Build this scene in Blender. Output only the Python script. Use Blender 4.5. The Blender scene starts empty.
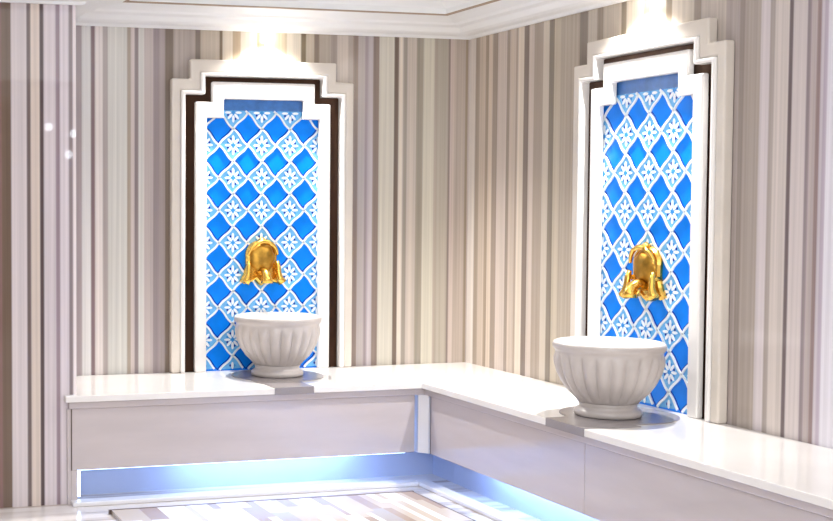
import bpy, bmesh, math, random
from mathutils import Vector, Matrix
random.seed(7)
C = bpy.context.scene.collection
PI = math.pi

# ---------------------------------------------------------------- camera
F, PIT, YAW = 1266.477, 2.5318, 14.5909
CAM = Vector((-3.83995, -6.78329, 1.44))
cd = bpy.data.cameras.new('camera'); cam = bpy.data.objects.new('camera', cd); C.objects.link(cam)
cam.location = CAM
cam.rotation_euler = (math.radians(90 - PIT), 0, math.radians(-YAW))
cd.sensor_width = 36; cd.lens = F / 833 * 36; cd.shift_x = (416.5 - 130) / 833
cd.clip_start = .05
bpy.context.scene.camera = cam

# ---------------------------------------------------------------- world, lamps, exposure
w = bpy.data.worlds.new('world'); bpy.context.scene.world = w; w.use_nodes = True
w.node_tree.nodes['Background'].inputs[0].default_value = (1, .97, .95, 1)
w.node_tree.nodes['Background'].inputs[1].default_value = .3
vs = bpy.context.scene.view_settings
vs.view_transform = 'Standard'; vs.look = 'None'; vs.gamma = 1; vs.use_curve_mapping = False
vs.exposure = 0.04

def area(name, loc, rot, sx, sy, power, col):
    l = bpy.data.lights.new(name, 'AREA'); l.shape = 'RECTANGLE'; l.size = sx; l.size_y = sy
    l.energy = power; l.color = col
    o = bpy.data.objects.new(name, l); C.objects.link(o); o.location = loc; o.rotation_euler = rot
    return o
def spot(name, loc, target, power, ang, blend, col, r=.02):
    l = bpy.data.lights.new(name, 'SPOT'); l.energy = power; l.spot_size = math.radians(ang)
    l.spot_blend = blend; l.color = col; l.shadow_soft_size = r
    o = bpy.data.objects.new(name, l); C.objects.link(o); o.location = loc
    o.rotation_euler = (Vector(target) - Vector(loc)).to_track_quat('-Z', 'Y').to_euler()
    return o
# added area fills for soft ambient, unseen overhead and behind the camera
area('unseen_ceiling_fill', (-2.6, -4.2, 2.6), (0, 0, 0), 3.4, 4.2, 54, (.97, .985, 1))
area('unseen_rear_fill', (-3.9, -8.6, 2.2), (math.radians(78), 0, math.radians(-8)), 3.6, 1.0, 135, (.97, .985, 1))
NL, NR = -1.305, -1.665        # centres of the two niches along their walls
DL = 0.105
spot('niche_spot_back', (NL + .03, -DL, 2.41), (NL - .05, -.42, .5), 175, 126, .9, (1, .98, .95))
spot('niche_spot_right', (-DL, NR + .03, 2.41), (-.42, NR - .05, .5), 175, 126, .9, (1, .98, .95))
spot('tile_fill_back', (NL + .05, -1.15, 2.58), (NL, 0, 1.5), 27, 40, .9, (.97, .99, 1))  # added pair of unseen spots that brighten the tile fields
spot('tile_fill_right', (-1.15, NR - .05, 2.58), (0, NR, 1.5), 27, 40, .9, (.97, .99, 1))
for n_, p in (('niche_bulb_back', (NL + .03, -.055, 2.375)), ('niche_bulb_right', (-.055, NR + .03, 2.375))):
    l = bpy.data.lights.new(n_, 'POINT'); l.energy = .5; l.shadow_soft_size = .018; l.color = (1, .98, .95)
    o = bpy.data.objects.new(n_, l); C.objects.link(o); o.location = p
for i, p in enumerate(((-.958, -9.5, 2.366), (-.653, -9.5, 2.287), (-.715, -9.5, 2.035))):
    l = bpy.data.lights.new('far_lamp', 'POINT'); l.energy = 1.2; l.shadow_soft_size = .05; l.color = (.85, .92, 1)
    o = bpy.data.objects.new('far_lamp', l); C.objects.link(o); o.location = p

# ---------------------------------------------------------------- helpers
def lin(c):
    return tuple(((x / 255) / 12.92 if x / 255 <= .04045 else ((x / 255 + .055) / 1.055) ** 2.4) for x in c)
def mat(name, rgb, rough=.4, metal=0, noise=0, scale=6, bump=0, emit=None, estr=0, coat=0, stretch=(1, 1, 1)):
    m = bpy.data.materials.new(name); m.use_nodes = True
    nt = m.node_tree; b = nt.nodes['Principled BSDF']
    c = lin(rgb)
    b.inputs['Base Color'].default_value = (*c, 1); b.inputs['Roughness'].default_value = rough
    b.inputs['Metallic'].default_value = metal
    if coat: b.inputs['Coat Weight'].default_value = coat; b.inputs['Coat Roughness'].default_value = .05
    if noise or bump:
        tc = nt.nodes.new('ShaderNodeTexCoord'); mp = nt.nodes.new('ShaderNodeMapping')
        mp.inputs['Scale'].default_value = stretch
        n = nt.nodes.new('ShaderNodeTexNoise'); n.inputs['Scale'].default_value = scale; n.inputs['Detail'].default_value = 5
        nt.links.new(tc.outputs['Object'], mp.inputs[0]); nt.links.new(mp.outputs[0], n.inputs['Vector'])
        if noise:
            r = nt.nodes.new('ShaderNodeValToRGB')
            r.color_ramp.elements[0].position = .3; r.color_ramp.elements[1].position = .7
            r.color_ramp.elements[0].color = (*[max(0, x * (1 - noise)) for x in c], 1)
            r.color_ramp.elements[1].color = (*[min(1, x * (1 + noise * .5)) for x in c], 1)
            nt.links.new(n.outputs['Fac'], r.inputs[0]); nt.links.new(r.outputs[0], b.inputs['Base Color'])
        if bump:
            bp = nt.nodes.new('ShaderNodeBump'); bp.inputs['Strength'].default_value = bump; bp.inputs['Distance'].default_value = .01
            nt.links.new(n.outputs['Fac'], bp.inputs['Height']); nt.links.new(bp.outputs[0], b.inputs['Normal'])
    if emit:
        b.inputs['Emission Color'].default_value = (*emit, 1); b.inputs['Emission Strength'].default_value = estr
    return m
def stripe_mat(name, rough):
    m = bpy.data.materials.new(name); m.use_nodes = True
    nt = m.node_tree; b = nt.nodes['Principled BSDF']; b.inputs['Roughness'].default_value = rough
    at = nt.nodes.new('ShaderNodeAttribute'); at.attribute_name = 'stripe'
    tc = nt.nodes.new('ShaderNodeTexCoord'); mp = nt.nodes.new('ShaderNodeMapping')
    mp.inputs['Scale'].default_value = (60, 60, .5)
    n = nt.nodes.new('ShaderNodeTexNoise'); n.inputs['Scale'].default_value = 1; n.inputs['Detail'].default_value = 4
    nt.links.new(tc.outputs['Object'], mp.inputs[0]); nt.links.new(mp.outputs[0], n.inputs['Vector'])
    r = nt.nodes.new('ShaderNodeMapRange'); r.inputs['To Min'].default_value = .84; r.inputs['To Max'].default_value = 1.14
    r.inputs['From Min'].default_value = .25; r.inputs['From Max'].default_value = .75
    nt.links.new(n.outputs['Fac'], r.inputs[0])
    mx = nt.nodes.new('ShaderNodeVectorMath'); mx.operation = 'MULTIPLY'
    nt.links.new(at.outputs['Color'], mx.inputs[0]); nt.links.new(r.outputs[0], mx.inputs[1])
    nt.links.new(mx.outputs[0], b.inputs['Base Color'])
    return m

M = {
 'stripe': stripe_mat('striped_marble', .17),
 'stripe_polished': stripe_mat('polished_striped_marble', .02),
 'white': mat('white_marble', (238, 234, 231), .14, noise=.05, scale=3),
 'frame': mat('cream_marble', (226, 217, 206), .25, noise=.06, scale=5),
 'bead': mat('polished_white_marble', (248, 245, 242), .15),
 'panel': mat('lilac_grey_marble', (200, 190, 190), .12, noise=.10, scale=2.2, stretch=(.6, .6, 3.2)),
 'bowl': mat('carved_marble', (196, 188, 184), .3, noise=.07, scale=9, bump=.06),
 'bronze': mat('dark_bronze', (60, 38, 24), .3, metal=.75, noise=.2, scale=8),
 'blue': mat('blue_glazed_tile', (0, 130, 245), .3, noise=.14, scale=9),
 'midblue': mat('mid_blue_glaze', (60, 150, 225), .2),
 'navy': mat('deep_blue_glaze', (0, 52, 165), .2),
 'pale': mat('pale_blue_glaze', (112, 186, 241), .2, noise=.1, scale=40),
 'glaze': mat('white_glaze', (244, 250, 255), .2),
 'gold': mat('polished_gold', (240, 192, 92), .27, metal=1, noise=.15, scale=20, bump=.1),
 'plaster': mat('white_plaster', (242, 243, 243), .6),
 'ceil': mat('ceiling_plaster', (214, 216, 215), .7),
 'band': mat('slate_blue_top_band', (62, 118, 190), .3, noise=.25, scale=22),
 'groove': mat('brown_moulding_line', (165, 145, 125), .6),
 'led': mat('led_strip', (220, 235, 255), .5, emit=(.42, .62, 1), estr=5.5),
 'fill_bar_glow': mat('fill_bar_glow', (220, 235, 255), .5, emit=(.30, .52, 1), estr=27),
 'recess': mat('recess_marble', (186, 196, 222), .3),
 'lamp': mat('lamp_glow', (255, 250, 240), .5, emit=(1, .97, .92), estr=25),
 'chrome': mat('brushed_steel', (200, 198, 192), .25, metal=1),
 'grey_keyhole': mat('keyhole_grey', (150, 143, 144), .22, noise=.08, scale=4),
 'joint': mat('dark_joint', (96, 82, 76), .6),
 'curb': mat('white_curb_marble', (236, 234, 236), .2),
}

M['blue'].node_tree.nodes['Principled BSDF'].inputs['Specular IOR Level'].default_value = .2
M['old_gold'] = mat('dull_gold', (190, 145, 62), .38, metal=1, noise=.3, scale=30, bump=.15)
def link(name, bm, m, parent=None, smooth=False, mods=None):
    bmesh.ops.recalc_face_normals(bm, faces=bm.faces)
    me = bpy.data.meshes.new(name); bm.to_mesh(me); bm.free()
    if not isinstance(m, (list, tuple)): m = [m]
    for x in m: me.materials.append(x)
    if smooth:
        for p in me.polygons: p.use_smooth = True
    o = bpy.data.objects.new(name, me); C.objects.link(o)
    if parent: o.parent = parent
    return o
def structure(o): o['kind'] = 'structure'; return o
def thing(name, label, cat, loc=(0, 0, 0), rz=0, group=None):
    o = bpy.data.objects.new(name, None); C.objects.link(o); o.empty_display_size = .1
    o.location = loc; o.rotation_euler = (0, 0, rz); o['label'] = label; o['category'] = cat
    if group: o['group'] = group
    return o
def bevel(o, wd, seg=2, ang=30):
    b = o.modifiers.new('bevel', 'BEVEL'); b.width = wd; b.segments = seg; b.limit_method = 'ANGLE'; b.angle_limit = math.radians(ang)
    return o
def box(bm, a, b, mi=0):
    x0, y0, z0 = a; x1, y1, z1 = b
    v = [bm.verts.new(p) for p in ((x0,y0,z0),(x1,y0,z0),(x1,y1,z0),(x0,y1,z0),(x0,y0,z1),(x1,y0,z1),(x1,y1,z1),(x0,y1,z1))]
    for f in ((0,3,2,1),(4,5,6,7),(0,1,5,4),(1,2,6,5),(2,3,7,6),(3,0,4,7)):
        fc = bm.faces.new([v[i] for i in f]); fc.material_index = mi
def prism(bm, pts, w0, w1, f, mi=0):
    """extrude 2-D outline between w0 and w1; f maps (a, b, w) to 3-D"""
    A = [bm.verts.new(f(a, b, w0)) for a, b in pts]; B = [bm.verts.new(f(a, b, w1)) for a, b in pts]
    n = len(pts)
    for fc in (bm.faces.new(A[::-1]), bm.faces.new(B)): fc.material_index = mi
    for i in range(n):
        fc = bm.faces.new((A[i], A[(i+1) % n], B[(i+1) % n], B[i])); fc.material_index = mi
def lathe(bm, prof, n=48, cx=0, cy=0, mod=None, mi=0, cap=True):
    rings = []
    for k, (r, z) in enumerate(prof):
        ring = []
        for i in range(n):
            t = 2 * PI * i / n
            rr = r * (mod(t, k) if mod else 1)
            ring.append(bm.verts.new((cx + rr * math.cos(t), cy + rr * math.sin(t), z)))
        rings.append(ring)
    for a, b in zip(rings, rings[1:]):
        for i in range(n):
            bm.faces.new((a[i], a[(i+1) % n], b[(i+1) % n], b[i])).material_index = mi
    if cap:
        bm.faces.new(rings[0][::-1]); bm.faces.new(rings[-1])
def tube(bm, pts, radii, n=10, mi=0):
    pts = [Vector(p) for p in pts]; rings = []
    for i, p in enumerate(pts):
        d = (pts[min(i+1, len(pts)-1)] - pts[max(i-1, 0)]).normalized()
        ref = Vector((1, 0, 0)) if abs(d.x) < .9 else Vector((0, 1, 0))
        u = d.cross(ref).normalized(); v = d.cross(u)
        rings.append([bm.verts.new(p + radii[i] * (math.cos(2*PI*k/n) * u + math.sin(2*PI*k/n) * v)) for k in range(n)])
    for a, b in zip(rings, rings[1:]):
        for k in range(n): bm.faces.new((a[k], a[(k+1) % n], b[(k+1) % n], b[k])).material_index = mi
    bm.faces.new(rings[0][::-1]); bm.faces.new(rings[-1])

# pixel column -> place along a wall (used once, to lay the marble's stripes out in metres)
cp, sp_ = math.cos(math.radians(PIT)), math.sin(math.radians(PIT)); cy_, sy_ = math.cos(math.radians(YAW)), math.sin(math.radians(YAW))
def along(px, axis, val, py=225):
    v = (px - 130, -(py - 260.5), F)
    fw = v[1] * sp_ + v[2] * cp
    r = (fw * sy_ + v[0] * cy_, fw * cy_ - v[0] * sy_)
    t = (val - CAM[axis]) / r[axis]
    return CAM[1 - axis] + r[1 - axis] * t

# ---------------------------------------------------------------- the room
ZF, ZC = -.045, 2.62
XP, YP = -2.525, -.68            # pillar's right edge and face
XW, YW = -6.0, -10.0
def rnd_stripes(u0, u1, warm=0):
    out = []; u = u0
    pal = [(205,196,190),(190,176,170),(160,144,140),(208,200,198),(178,164,154),(140,122,114),(200,186,178),(196,186,190),(214,206,202)]
    while u < u1:
        d = random.choice((.015, .02, .03, .035, .05, .06, .08)); u2 = min(u1, u + d)
        out.append((u, u2, random.choice(pal))); u = u2
    return out
def px_stripes(lst, axis, val, x0):
    out = []; a = x0
    for b, c in lst:
        ua, ub = along(a, axis, val), along(b, axis, val)
        if c: out.append((min(ua, ub), max(ua, ub), c))
        a = b
    return out
S_pillar = px_stripes([(2,(150,112,108)),(11.5,(132,108,92)),(27,(208,196,200)),(31,(128,110,110)),(40,(214,197,187)),(44,(103,84,88)),
    (56,(208,196,203)),(60,(160,138,152)),(69,(210,199,208)),(73,(152,137,143)),(78,(224,213,217))], 1, YP, -2)
S_back = px_stripes([(82,(178,163,168)),(91,(215,213,214)),(95,(148,122,128)),(103,(219,209,207)),(108,(180,168,166)),(127,(206,204,199)),
    (131,(175,160,145)),(134.5,(206,191,189)),(138.5,(152,137,140)),(144,(204,201,197)),(153,(190,176,174)),(159,(160,145,148)),
    (165,(172,157,156)),(173,(138,120,105)),(195,(178,164,156)),(200,(140,125,115)),(219,(188,174,158)),(222,(130,112,92)),(232,(200,188,172)),
    (240,(170,150,125)),(256,(205,195,180)),(264,(160,140,110)),(270,(200,190,175)),(286,(180,165,140)),(300,(200,190,175)),(305,(128,112,84)),
    (313,(192,178,160)),(318,(140,122,108)),(330,(180,166,152)),(336,(160,146,138)),(347,(196,182,172)),(352,(176,162,152)),
    (357,(150,130,120)),(364,(180,169,167)),(367,(165,150,155)),(372,(188,177,182)),(378,(150,130,120)),(393,(203,197,184)),(397.5,(132,112,100)),
    (402,(210,198,186)),(406,(165,155,145)),(415,(197,184,174)),(422,(165,155,140)),(433,(203,197,181)),(436,(182,168,155)),(447,(182,172,158)),
    (449,(152,135,130)),(453,(203,186,178)),(464,(188,172,160)),(466.5,(165,146,124))], 1, 0, 76)
S_right = px_stripes([(474,(217,207,200)),(478,(175,158,142)),(484,(202,184,168)),(487,(174,155,136)),(491,(210,192,175)),(496,(168,150,137)),
    (505,(201,185,176)),(508,(163,146,134)),(514,(199,181,167)),(516,(176,158,144)),(522,(212,197,181)),(527,(143,126,117)),(532,(199,183,173)),
    (541,(173,157,143)),(547,(200,187,172)),(552,(146,133,119)),(558,(192,178,158)),(577,(182,168,152)),(585,(146,132,122)),(594,(192,180,166)),
    (600,(160,145,130)),(618,(190,176,160)),(623,(140,125,105)),(640,(198,186,170)),(646,(150,135,112)),(662,(196,184,168)),(668,(145,130,112)),
    (690,(195,184,172)),(697,(160,146,136)),(722,(190,178,170)),(736,(176,162,158)),(741,(160,146,140)),(757,(176,162,153)),(766,(204,193,197)),
    (771,(174,161,155)),(785,(204,192,187)),(789,(126,110,114)),(803,(202,190,190)),(807,(154,139,145)),(813,(186,171,171)),(817,(158,134,134)),
    (820,(196,186,196)),(824,(184,170,188)),(840,(212,208,220)),(845,(150,136,140))], 0, 0, 465.5)

def striped_wall(name, stripes, lo, hi, f, z0, z1):
    """one mesh; f(u, z) -> point; stripes of (u0, u1, rgb)"""
    stripes = sorted(stripes); full = []
    u = lo
    for a, b, c in stripes:
        a = max(a, lo); b = min(b, hi)
        if b - a < 1e-4: continue
        if a > u + 1e-3: full += rnd_stripes(u, a)
        full.append((a, b, c)); u = b
    if u < hi - 1e-3: full += rnd_stripes(u, hi)
    bm = bmesh.new(); lay = bm.verts.layers.float_color.new('stripe')
    prev = None
    for i, (a, b, c) in enumerate(full):
        e = min(.004, (b - a) * .3)
        for uu in ((a if i == 0 else a + e), (b if i == len(full) - 1 else b - e)):
            v0, v1 = bm.verts.new(f(uu, z0)), bm.verts.new(f(uu, z1))
            lc = lin(c); g_ = sum(lc) / 3; lc = [(g_ + (v_ - g_) * .82) for v_ in lc]; k_ = (g_ / .5) ** .22; lc = [v_ * k_ * 1.02 for v_ in lc]; col = (lc[0] * 1.06, lc[1] * 1.055, lc[2] * 1.03, 1); v0[lay] = col; v1[lay] = col
            if prev: bm.faces.new((prev[0], v0, v1, prev[1]))
            prev = (v0, v1)
    return structure(link(name, bm, M['stripe_polished' if name == 'wall_pillar' else 'stripe']))
striped_wall('wall_back', S_back, XP - .02, 0, lambda u, z: (u, 0, z), ZF, ZC)
striped_wall('wall_right', S_right, YW, 0, lambda u, z: (0, u, z), ZF, ZC)
striped_wall('wall_pillar', S_pillar, XW, XP, lambda u, z: (u, YP, z), ZF, ZC)
striped_wall('wall_pillar_side', [], YP, 0, lambda u, z: (XP, u, z), ZF, ZC)
striped_wall('wall_left', [], YW, YP, lambda u, z: (XW, u, z), ZF, ZC)
striped_wall('wall_front', [], XW, 0, lambda u, z: (u, YW, z), ZF, ZC)

# floor: pale marble slabs with faint beige bands
def floor_mat():
    m = bpy.data.materials.new('floor_marble'); m.use_nodes = True
    nt = m.node_tree; b = nt.nodes['Principled BSDF']; b.inputs['Roughness'].default_value = .18
    tc = nt.nodes.new('ShaderNodeTexCoord'); mp = nt.nodes.new('ShaderNodeMapping'); mp.inputs['Scale'].default_value = (.6, 11, 1)
    n = nt.nodes.new('ShaderNodeTexNoise'); n.inputs['Scale'].default_value = 1; n.inputs['Detail'].default_value = 3
    r = nt.nodes.new('ShaderNodeValToRGB'); e = r.color_ramp.elements
    e[0].position = .38; e[0].color = (*lin((196, 184, 176)), 1); e[1].position = .55; e[1].color = (*lin((238, 232, 230)), 1)
    nt.links.new(tc.outputs['Object'], mp.inputs[0]); nt.links.new(mp.outputs[0], n.inputs['Vector'])
    nt.links.new(n.outputs['Fac'], r.inputs[0]); nt.links.new(r.outputs[0], b.inputs['Base Color'])
    return m
bm = bmesh.new(); box(bm, (XW, YW, ZF - .1), (0, 0, ZF)); structure(link('floor', bm, floor_mat()))
bm = bmesh.new(); box(bm, (XW, YW, ZC), (0, 0, ZC + .1)); structure(link('ceiling', bm, M['ceil']))

# cornice running round the wall tops, stepping round the pillar
path = [(XW, YP), (XP, YP), (XP, 0), (0, 0), (0, YW)]
nrm = [(0, -1), (1, 0), (0, -1), (-1, 0)]        # room-ward normal of each run
def offs(d):
    out = []
    for i, p in enumerate(path):
        if i == 0: out.append((p[0], p[1] - d)); continue
        if i == len(path) - 1: out.append((p[0] - d, p[1])); continue
        a, b = nrm[i-1], nrm[i]
        out.append((p[0] + d * (a[0] + b[0]), p[1] + d * (a[1] + b[1])))
    return out
def cornice(name, prof, m):
    bm = bmesh.new(); rows = []
    for d, z in prof: rows.append([bm.verts.new((x, y, z)) for x, y in offs(d)])
    for a, b in zip(rows, rows[1:]):
        for i in range(len(path) - 1): bm.faces.new((a[i], a[i+1], b[i+1], b[i]))
    return structure(link(name, bm, m))
cornice('trim_1', [(0, 2.412), (.03, 2.410), (.045, 2.422), (.10, 2.424), (.13, 2.432), (.16, 2.455), (.20, 2.463), (.215, 2.474), (.28, 2.488), (.325, 2.494)], M['plaster'])
cornice('trim_2', [(.325, 2.494), (.343, 2.4935), (.348, 2.50)], M['groove'])
cornice('trim_3', [(.348, 2.50), (.35, 2.53), (.42, 2.56), (.44, ZC)], M['plaster'])

# ---------------------------------------------------------------- benches
ZS = .5
WB, WR = .735, .672              # depth of the back bench and of the right bench
EP = -5.2                        # near end of the right bench
REC = .125                       # underside of the fronts
PB, PR = WB - .035, WR - .035    # plane of the fronts
b1 = thing('marble_bench', 'white-topped marble bench along the back wall, blue light glowing beneath it', 'bench', (XP, 0, ZF), 0)
def lk(name, bm, m, par):
    o = link(name, bm, m, par, False)
    o.matrix_parent_inverse = Matrix.Translation(-par.location); return o
def fb(x, y, z): return (x, y, z)
# top slab of the back bench with a mitred end in the corner
bm = bmesh.new()
prism(bm, [(XP, -.002), (-.002, -.002), (-.002, -WB), (-2.59, -WB), (-2.59, YP - .002), (XP, YP - .002)], ZS - .032, ZS, fb)
bevel(lk('seat_slab', bm, M['white'], b1), .004)
bm = bmesh.new()
prism(bm, [(XP, -.3), (-WR + .06, -.3), (-WR + .06, -WB + .022), (-2.57, -WB + .022), (-2.57, YP - .002), (XP, YP - .002)], ZS - .068, ZS - .0325, fb)
bevel(lk('moulding', bm, M['panel'], b1), .006)
bm = bmesh.new(); box(bm, (-2.555, -PB, REC), (-WR - .022, -PB + .03, ZS - .0685))
bevel(lk('front_panel', bm, M['panel'], b1), .003)
bm = bmesh.new(); box(bm, (-2.575, -PB + .001, ZF), (-2.5555, YP - .001, ZS - .069)); 
box(bm, (-2.5545, -PB + .001, ZF), (-2.525, YP - .001, REC - .0005))
lk('end_post', bm, M['panel'], b1)
bm = bmesh.new(); box(bm, (XP + .002, -.50, ZF), (-.45, -.47, ZS - .07)); box(bm, (-.48, -WB, ZF), (-.45, -.501, ZS - .07)); lk('recess_panel', bm, M['recess'], b1)
bm = bmesh.new(); box(bm, (XP + .004, -PB + .032, REC - .008), (-WR - .06, -PB + .046, REC + .002)); box(bm, (XP + .004, -PB + .032, ZF + .03), (XP + .022, -PB + .046, REC - .0085)); lk('light_strip', bm, M['led'], b1)
bm = bmesh.new(); box(bm, (-1.95, -PB + .075, REC + .01), (-.98, -PB + .10, REC + .025)); lk('hidden_fill_bar', bm, M['fill_bar_glow'], b1)  # added bar, hidden behind the strip, brightens the middle of the recess
bm = bmesh.new(); box(bm, (-2.56, -PB - .06, ZF), (-PR - .06, -PB + .02, ZF + .022)); bevel(lk('curb', bm, M['curb'], b1), .006)
b2 = thing('marble_bench', 'white-topped marble bench running along the right wall toward the camera', 'bench', (0, -2.5, ZF), 0)
bm = bmesh.new(); prism(bm, [(-.002, -WB - .0005), (-.002, EP), (-WR, EP), (-WR, -WB - .0005)], ZS - .032, ZS, fb)
bevel(lk('seat_slab', bm, M['white'], b2), .004)
bm = bmesh.new(); prism(bm, [(-.3, -WB + .0215), (-.3, EP), (-WR + .022, EP), (-WR + .022, -WB + .0215)], ZS - .068, ZS - .0325, fb)
bevel(lk('moulding', bm, M['panel'], b2), .006)
y = -WB - .03
for yn in (-2.12, -3.75, EP):
    bm = bmesh.new(); box(bm, (-PR, yn + .0015, REC), (-PR + .03, y, ZS - .0685)); bevel(lk('front_panel', bm, M['panel'], b2), .003); y = yn - .0015
bm = bmesh.new(); box(bm, (-.48, EP, ZF), (-.45, -WB - .001, ZS - .07)); lk('recess_panel', bm, M['recess'], b2)
bm = bmesh.new(); box(bm, (-PR + .032, EP, REC - .008), (-PR + .046, -PB - .20, REC + .002)); lk('light_strip', bm, M['led'], b2)
bm = bmesh.new(); box(bm, (-PR + .075, EP, REC + .01), (-PR + .10, -1.15, REC + .025)); lk('hidden_fill_bar', bm, M['fill_bar_glow'], b2)  # added hidden bar, strengthens the glow away from the corner
bm = bmesh.new(); box(bm, (-PR - .0595, EP, ZF), (-PR + .02, -PB - .0, ZF + .022)); bevel(lk('curb', bm, M['curb'], b2), .006)
bm = bmesh.new(); box(bm, (-2.558, -PB - .0012, REC), (-2.552, -PB + .002, ZS - .07)); lk('joint', bm, M['joint'], b1)
bm = bmesh.new(); box(bm, (-PR - .0012, -WB - .036, REC), (-PR + .002, -WB - .031, ZS - .07)); lk('joint', bm, M['joint'], b2)
# thin grey keyhole plates under the basins, each with a tongue to the slab's edge
def grey_keyhole(par, cx, cy, tongue, fr, swap):
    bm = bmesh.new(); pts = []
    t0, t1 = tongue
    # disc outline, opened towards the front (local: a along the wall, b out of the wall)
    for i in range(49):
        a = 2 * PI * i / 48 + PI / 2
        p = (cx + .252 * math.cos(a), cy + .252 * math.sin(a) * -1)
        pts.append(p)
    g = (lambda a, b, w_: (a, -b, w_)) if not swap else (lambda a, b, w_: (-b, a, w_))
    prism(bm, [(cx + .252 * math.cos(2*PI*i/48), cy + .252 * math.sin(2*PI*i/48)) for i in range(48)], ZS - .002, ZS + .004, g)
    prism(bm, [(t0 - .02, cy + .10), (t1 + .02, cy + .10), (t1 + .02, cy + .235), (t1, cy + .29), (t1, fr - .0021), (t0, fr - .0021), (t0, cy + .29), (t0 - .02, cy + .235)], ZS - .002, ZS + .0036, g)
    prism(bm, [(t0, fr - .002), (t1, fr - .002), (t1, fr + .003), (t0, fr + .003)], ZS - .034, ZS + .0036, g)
    o = lk('keyhole_plate', bm, M['grey_keyhole'], par); o['label'] = 'thin grey keyhole-shaped plate'
BX, RX, RY = -1.312, -.372, -1.90
grey_keyhole(b1, BX, .285, (-1.50, -1.285), WB, False)
grey_keyhole(b2, RY + .01, .31, (-2.165, -1.885), WR, True)
# corner post standing back between the two fronts
bm = bmesh.new(); prism(bm, [(-PR - .035, -PB + .006), (-PR + .006, -PB - .034), (-PR + .06, -PB - .03), (-PR - .03, -PB + .06)], REC - .004, ZS - .069, fb)
lk('corner_post', bm, M['curb'], b2)  # post whiter than the fronts: glow from the strip put into its colour

# ---------------------------------------------------------------- striped platform slab in the floor
SX0, SX1, SY0, SY1 = -2.41, -.83, -.94, -1.55
pl = thing('floor_slab', 'low slab of white and beige striped marble lying before the benches', 'marble slab', (-1.6, -1.3, ZF), 0)
bm = bmesh.new(); x = SX0
random.seed(12)
cols = 0
bmd = bmesh.new()
pm = [M['curb'], mat('beige_stripe_marble', (172, 152, 138), .2), mat('cream_stripe_marble', (200, 186, 170), .2), mat('grey_stripe_marble', (178, 172, 172), .2)]
zt = ZF + .02
SKX = .0
while x < SX1 - .01:
    wdt = random.choice((.03, .045, .06, .09)); x2 = min(SX1, x + wdt)
    mi = random.choice((0, 0, 1, 2, 0, 2, 0, 3))
    ycut = random.uniform(SY1 + .15, SY0 - .1)
    box(bmd, (x, SY1, ZF + .001), (x2, ycut, zt), mi); box(bmd, (x, ycut, ZF + .001), (x2, SY0, zt), random.choice((0, 0, 2, 1)))
    x = x2
bm.free()
o = link('striped_top', bmd, pm, pl); o.matrix_parent_inverse = Matrix.Translation(-pl.location)
bm = bmesh.new()
for a, b in (((SX0 - .012, SY0, ZF), (SX1 + .012, SY0 + .014, zt + .001)), ((SX1, SY1, ZF), (SX1 + .012, SY0, zt - .002)), ((SX0 - .012, SY1 - .014, ZF), (SX1 + .012, SY1, zt - .002))):
    box(bm, a, b)
o = link('edge_joint', bm, M['joint'], pl); o.matrix_parent_inverse = Matrix.Translation(-pl.location)

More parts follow.
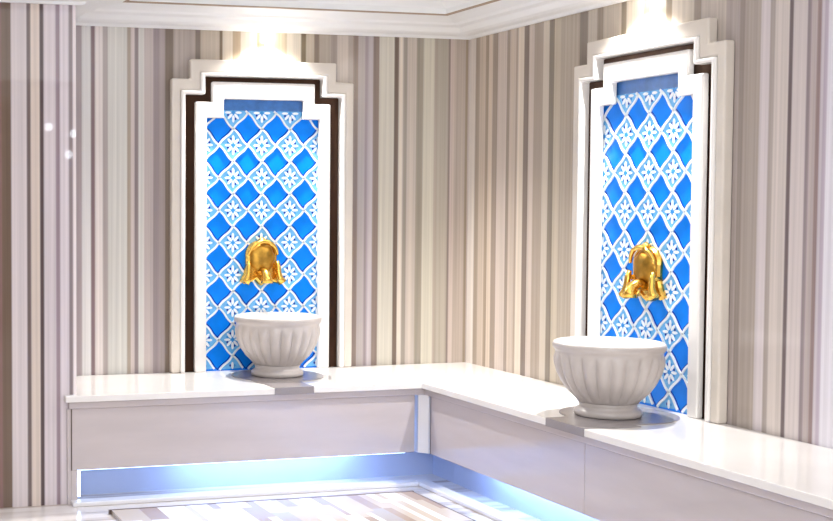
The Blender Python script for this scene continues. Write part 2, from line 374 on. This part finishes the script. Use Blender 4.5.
# ---------------------------------------------------------------- niches (local: x along wall, -y out of the wall, z up)
def niche(label, loc, rz, s):
    t = thing('wall_niche', label, 'niche', loc, rz)
    Z0 = 0.0
    z = lambda v: v - ZS
    f = lambda a, b, w_: (a * s, -w_, b)
    def ring(H, zh, h, zt_, a, za, b, zb):
        return [(-H, Z0), (-H, z(zh)), (-h, z(zh)), (-h, z(zt_)), (h, z(zt_)), (h, z(zh)), (H, z(zh)), (H, Z0),
                (a, Z0), (a, z(za)), (b, z(za)), (b, z(zb)), (-b, z(zb)), (-b, z(za)), (-a, z(za)), (-a, Z0)]
    bm = bmesh.new(); prism(bm, ring(.552, 2.136, .443, 2.245, .500, 2.072, .385, 2.172), .001, .052, f)
    bevel(link('outer_frame', bm, M['frame'], t), .010, 3)
    bm = bmesh.new(); prism(bm, ring(.4995, 2.0715, .3845, 2.1715, .473, 2.050, .357, 2.152), .001, .060, f)
    bevel(link('frame_bead', bm, M['bead'], t), .009, 3)
    bm = bmesh.new(); prism(bm, [(-.4725, Z0), (-.4725, z(2.049)), (-.356, z(2.049)), (-.356, z(2.151)), (.356, z(2.151)), (.356, z(2.049)), (.4725, z(2.049)), (.4725, Z0),
            (.402, Z0), (.402, z(2.003)), (.30, z(2.003)), (.30, z(2.115)), (-.30, z(2.115)), (-.30, z(2.003)), (-.402, z(2.003)), (-.402, Z0)], .001, .012, f)
    link('bronze_strip', bm, M['bronze'], t)
    bm = bmesh.new(); prism(bm, ring(.410, 2.010, .312, 2.124, .343, 1.922, .242, 2.028), .0125, .047, f)
    bevel(link('inner_frame', bm, M['bead'], t), .008, 3)
    # glazed tile field: ogee lattice, blue fields and white flower diamonds
    bm = bmesh.new()
    W = .40; TOP = z(2.06)
    prism(bm, [(-W, 0), (-W, z(1.96)), (-.28, z(1.96)), (-.28, TOP), (.28, TOP), (.28, z(1.96)), (W, z(1.96)), (W, 0)], .0005, .006, f, 0)
    px, pz = .1735, .183
    zb0 = z(1.865)            # a row of blue fields
    prism(bm, [(-.27, z(1.968)), (-.27, TOP - .01), (.27, TOP - .01), (.27, z(1.968))], .0062, .0070, f, 5)  # plain slate-blue band across the top of the panel, above the flowers
    ZTOP = z(1.968)
    def plate(pts, wd, mi, w0=.0062):
        pts = [(max(-W, min(W, a)), b) for a, b in ((p[0], min(p[1], ZTOP)) for p in pts) if 0.002 < b]
        q = []
        for p in pts:
            if not q or (abs(p[0]-q[-1][0]) + abs(p[1]-q[-1][1])) > 1e-5: q.append(p)
        if len(q) > 2 and max(p[0] for p in q) - min(p[0] for p in q) > .004 and max(p[1] for p in q) - min(p[1] for p in q) > .004:
            A = [bm.verts.new(f(a, b, wd)) for a, b in q]
            try: bm.faces.new(A).material_index = mi
            except ValueError: pass
    def edge(p, q, bow, n=8):
        """S-curved line from p to q"""
        d = (q[0]-p[0], q[1]-p[1]); L = math.hypot(*d); nx, nz = -d[1]/L, d[0]/L; out = []
        for i in range(n + 1):
            u = i / n; k = bow * math.sin(2 * PI * u)
            out.append((p[0] + d[0]*u + nx*k, p[1] + d[1]*u + nz*k))
        return out
    def strip(line, wd, w0, w1, mi, ox=0, oz=0):
        for (a, b), (c, d) in zip(line, line[1:]):
            L = math.hypot(c-a, d-b); nx, nz = -(d-b)/L*wd/2, (c-a)/L*wd/2; ex, ez = (c-a)/L*.001, (d-b)/L*.001
            q = [(a-ex+nx+ox, b-ez+nz+oz), (c+ex+nx+ox, d+ez+nz+oz), (c+ex-nx+ox, d+ez-nz+oz), (a-ex-nx+ox, b-ez-nz+oz)]
            if any(abs(p[0]) > W or p[1] < .001 or p[1] > ZTOP + .004 or (abs(p[0]) > .28 and p[1] > z(1.96)) for p in q): continue
            prism(bm, q, w0, w1, f, mi)
    for r in range(-12, 5):
        for c in range(-3, 4):
            # blue fields centred at (c+.5)*px, rows zb0 + r*pz ; flowers between
            cx_, cz_ = c * px, zb0 + (r + .5) * pz
            if cz_ < -.1 or cz_ > TOP + .1 : continue
            L_, R_, U_, D_ = (cx_ - px/2, cz_), (cx_ + px/2, cz_), (cx_, cz_ + pz/2), (cx_, cz_ - pz/2)
            if abs(cx_) < W + .05:
                out = edge(L_, U_, .004)[:-1] + edge(U_, R_, .004)[:-1] + edge(R_, D_, .004)[:-1] + edge(D_, L_, .004)[:-1]
                ok = all(not (abs(p[0]) > .28 and p[1] > z(1.96)) for p in out)
                if ok:
                    plate(out, .0068, 1)
                    # flower: scrolls and petals
                    for k in range(8):
                        a = k * PI / 4; rr = .045 if k % 2 else .052
                        ax, az = math.cos(a), math.sin(a) * 1.1
                        pts = []
                        for j in range(10):
                            u = 2 * PI * j / 10; l_ = .019 * math.cos(u); s_ = .0072 * math.sin(u)
                            pts.append((cx_ + ax * (rr*.62) + ax * l_ - az * s_, cz_ + az * (rr*.62) + az * l_ + ax * s_))
                        if all(abs(p[0]) < W and .003 < p[1] < ZTOP for p in pts): prism(bm, pts, .0069, .0095, f, 2)
                        a2 = a + PI / 8; bx, bz = cx_ + math.cos(a2) * .034, cz_ + math.sin(a2) * .038
                        pts = [(bx + .0065*math.cos(2*PI*j/6), bz + .0075*math.sin(2*PI*j/6)) for j in range(6)]
                        if all(abs(p[0]) < W and .003 < p[1] < ZTOP for p in pts): prism(bm, pts, .0069, .0078, f, 3 if k % 2 else 4)
                    pts = [(cx_ + .010*math.cos(2*PI*j/8), cz_ + .011*math.sin(2*PI*j/8)) for j in range(8)]
                    if all(abs(p[0]) < W and .003 < p[1] < ZTOP for p in pts): prism(bm, pts, .0069, .0105, f, 3)
            for ln in (edge(L_, U_, .004), edge(U_, R_, .004), edge(R_, D_, .004), edge(D_, L_, .004)):
                strip(ln, .0108, .0062, .0125, 2)
            for ln, ox in ((edge(U_, R_, .004), .011), (edge(L_, U_, .004), -.011)):
                strip(ln, .0055, .0062, .0075, 4, ox, .004)
    o = link('tile_panel', bm, [M['blue'], M['pale'], M['glaze'], M['midblue'], M['navy'], M['band']], t)
    return t
niche('marble-framed niche of blue patterned tile on the back wall, left of the corner', (NL, 0, ZS), 0, .985)
niche('marble-framed niche of blue patterned tile on the right wall', (0, NR, ZS), -PI/2, .985)

# ---------------------------------------------------------------- wash basins
def basin(label, loc, rz, s=1):
    t = thing('wash_basin', label, 'basin', loc, rz)
    bm = bmesh.new()
    prof = [(.128, .062), (.150, .078), (.182, .108), (.208, .145), (.229, .185), (.240, .220), (.244, .243), (.244, .262), (.243, .274), (.249, .280),
            (.255, .287), (.256, .300), (.252, .311), (.243, .314), (.232, .311), (.222, .298), (.214, .26), (.19, .19), (.14, .14), (.07, .12), (.02, .118)]
    amp = [.0, .05, .09, .105, .105, .10, .07, .0] + [0] * 20
    NG = 22
    def mod(a, k): return 1 + amp[k] * (abs(math.cos(a * NG / 2)) ** .7 - .6)
    prof = [(r * .932 if r > .13 else r, z_ * 1.06 - .004) for r, z_ in prof]
    lathe(bm, prof, NG * 10, mod=mod)
    for fc in bm.faces:
        fc.material_index = 0
    bm.faces.ensure_lookup_table(); nn = NG * 10
    for k in range(12, len(prof) - 1):
        for i in range(nn): bm.faces[k * nn + i].material_index = 1  # whiter inside and rim top: overhead light painted into the bowl's colour
    link('bowl', bm, [M['bowl'], M['white']], t, True)
    bm = bmesh.new()
    lathe(bm, [(.133, .001), (.142, .004), (.143, .022), (.136, .030), (.124, .036), (.120, .048), (.128, .0615)], 64)
    link('foot', bm, M['bowl'], t, True)
    return t
BD = .295
basin('fluted white marble wash basin on the back bench beneath a gold spout', (BX, -.285, ZS + .0042), 0)
basin('fluted white marble wash basin on the right-hand bench, nearer the camera', (RX, RY, ZS + .0042), 0)

# ---------------------------------------------------------------- gold spouts (local: -y out of wall)
def faucet(label, loc, rz):
    t = thing('gold_faucet', label, 'faucet', loc, rz)
    # domed back plate with a scalloped skirt
    bm = bmesh.new()
    def outline(k):
        pts = []
        for i in range(25):
            a = PI * i / 24
            pts.append((.094 * k * math.cos(a), .055 + .085 * k * math.sin(a) ** .9))
        pts += [(-.092*k, .0), (-.105*k, -.05), (-.128*k, -.092*k), (-.10*k, -.108*k), (-.062*k, -.10*k), (-.04*k, -.085*k), (-.02*k, -.108*k), (0, -.118*k),
                (.02*k, -.108*k), (.04*k, -.085*k), (.062*k, -.10*k), (.10*k, -.108*k), (.128*k, -.092*k), (.105*k, -.05), (.092*k, .0)]
        return pts
    layers = [(1, .002), (1, .014), (.93, .026), (.80, .030), (.74, .022)]
    rows = [[bm.verts.new((a, -w_, b)) for a, b in outline(k)] for k, w_ in layers]
    n = len(rows[0])
    for A, B in zip(rows, rows[1:]):
        for i in range(n): bm.faces.new((A[i], A[(i+1) % n], B[(i+1) % n], B[i]))
    bm.faces.new(rows[-1]); bm.faces.new(rows[0][::-1])
    link('back_plate', bm, M['gold'], t, False)
    # bulging shell boss with a brow
    bm = bmesh.new(); N, R = 28, 9; rings = []
    for j in range(R):
        ph = PI / 2 * j / R
        rings.append([bm.verts.new((.078 * math.cos(ph) * math.cos(2*PI*i/N) * (1 + .05*math.cos(2*PI*i/N*7)), -.022 - .034 * math.sin(ph), .040 + .082 * math.cos(ph) * math.sin(2*PI*i/N) * (1 + .05*math.cos(2*PI*i/N*7)))) for i in range(N)])
    tip = bm.verts.new((0, -.0565, .040))
    for A, B in zip(rings, rings[1:]):
        for i in range(N): bm.faces.new((A[i], A[(i+1) % N], B[(i+1) % N], B[i]))
    for i in range(N): bm.faces.new((rings[-1][i], rings[-1][(i+1) % N], tip))
    link('boss', bm, M['old_gold'], t, True)
    bm = bmesh.new()
    pts = [(.086 * math.cos(PI * (.02 + .96 * i / 16)), -.042 - .012 * math.sin(PI * i / 16), .052 + .082 * math.sin(PI * (.02 + .96 * i / 16))) for i in range(17)]
    tube(bm, pts, [.007 + .006 * math.sin(PI * i / 16) for i in range(17)], 10)
    link('brow', bm, M['gold'], t, True)
    bm = bmesh.new(); lathe(bm, [(.006, .130), (.02, .134), (.024, .142), (.015, .150), (.003, .158)], 16, 0, -.022)
    link('finial', bm, M['gold'], t, True)
    bm = bmesh.new()
    tube(bm, [(0, -.03, -.040), (0, -.070, -.042), (0, -.095, -.052), (0, -.104, -.074), (0, -.106, -.100)], [.030, .027, .026, .028, .036], 16)
    link('spout', bm, M['gold'], t, True)
    for sx in (-1, 1):
        bm = bmesh.new()
        tube(bm, [(sx*.086, -.045, .022), (sx*.088, -.052, -.01), (sx*.090, -.056, -.045), (sx*.096, -.056, -.075), (sx*.112, -.056, -.098)], [.010, .015, .015, .021, .026], 12)
        tube(bm, [(sx*.088, -.012, -.01), (sx*.090, -.052, -.01)], [.012, .012], 10)
        link('tap_handle', bm, M['gold'], t, True)
    return t
faucet('ornate gold faucet mounted on the blue tile of the back wall niche', (-1.310, -.008, 1.098), 0)
faucet('ornate gold faucet mounted on the blue tile of the right wall niche', (-.008, -1.685, 1.108), -PI/2)

# ---------------------------------------------------------------- recessed lamps over the niches
def downlight(label, loc, rz):
    t = thing('ceiling_spotlight', label, 'spotlight', loc, rz)
    bm = bmesh.new(); lathe(bm, [(.030, -.010), (.038, -.008), (.040, 0), (.028, 0)], 24); link('bezel', bm, M['plaster'], t, True)
    bm = bmesh.new(); lathe(bm, [(.001, -.030), (.010, -.028), (.017, -.021), (.018, -.012), (.014, -.004)], 20); link('bulb', bm, M['lamp'], t, True)
    return t
downlight('small round spotlight set in the cornice above the back wall niche', (NL + .03, -.055, 2.424), 0)
downlight('small round spotlight set in the cornice above the right wall niche', (-.055, NR + .03, 2.424), 0)
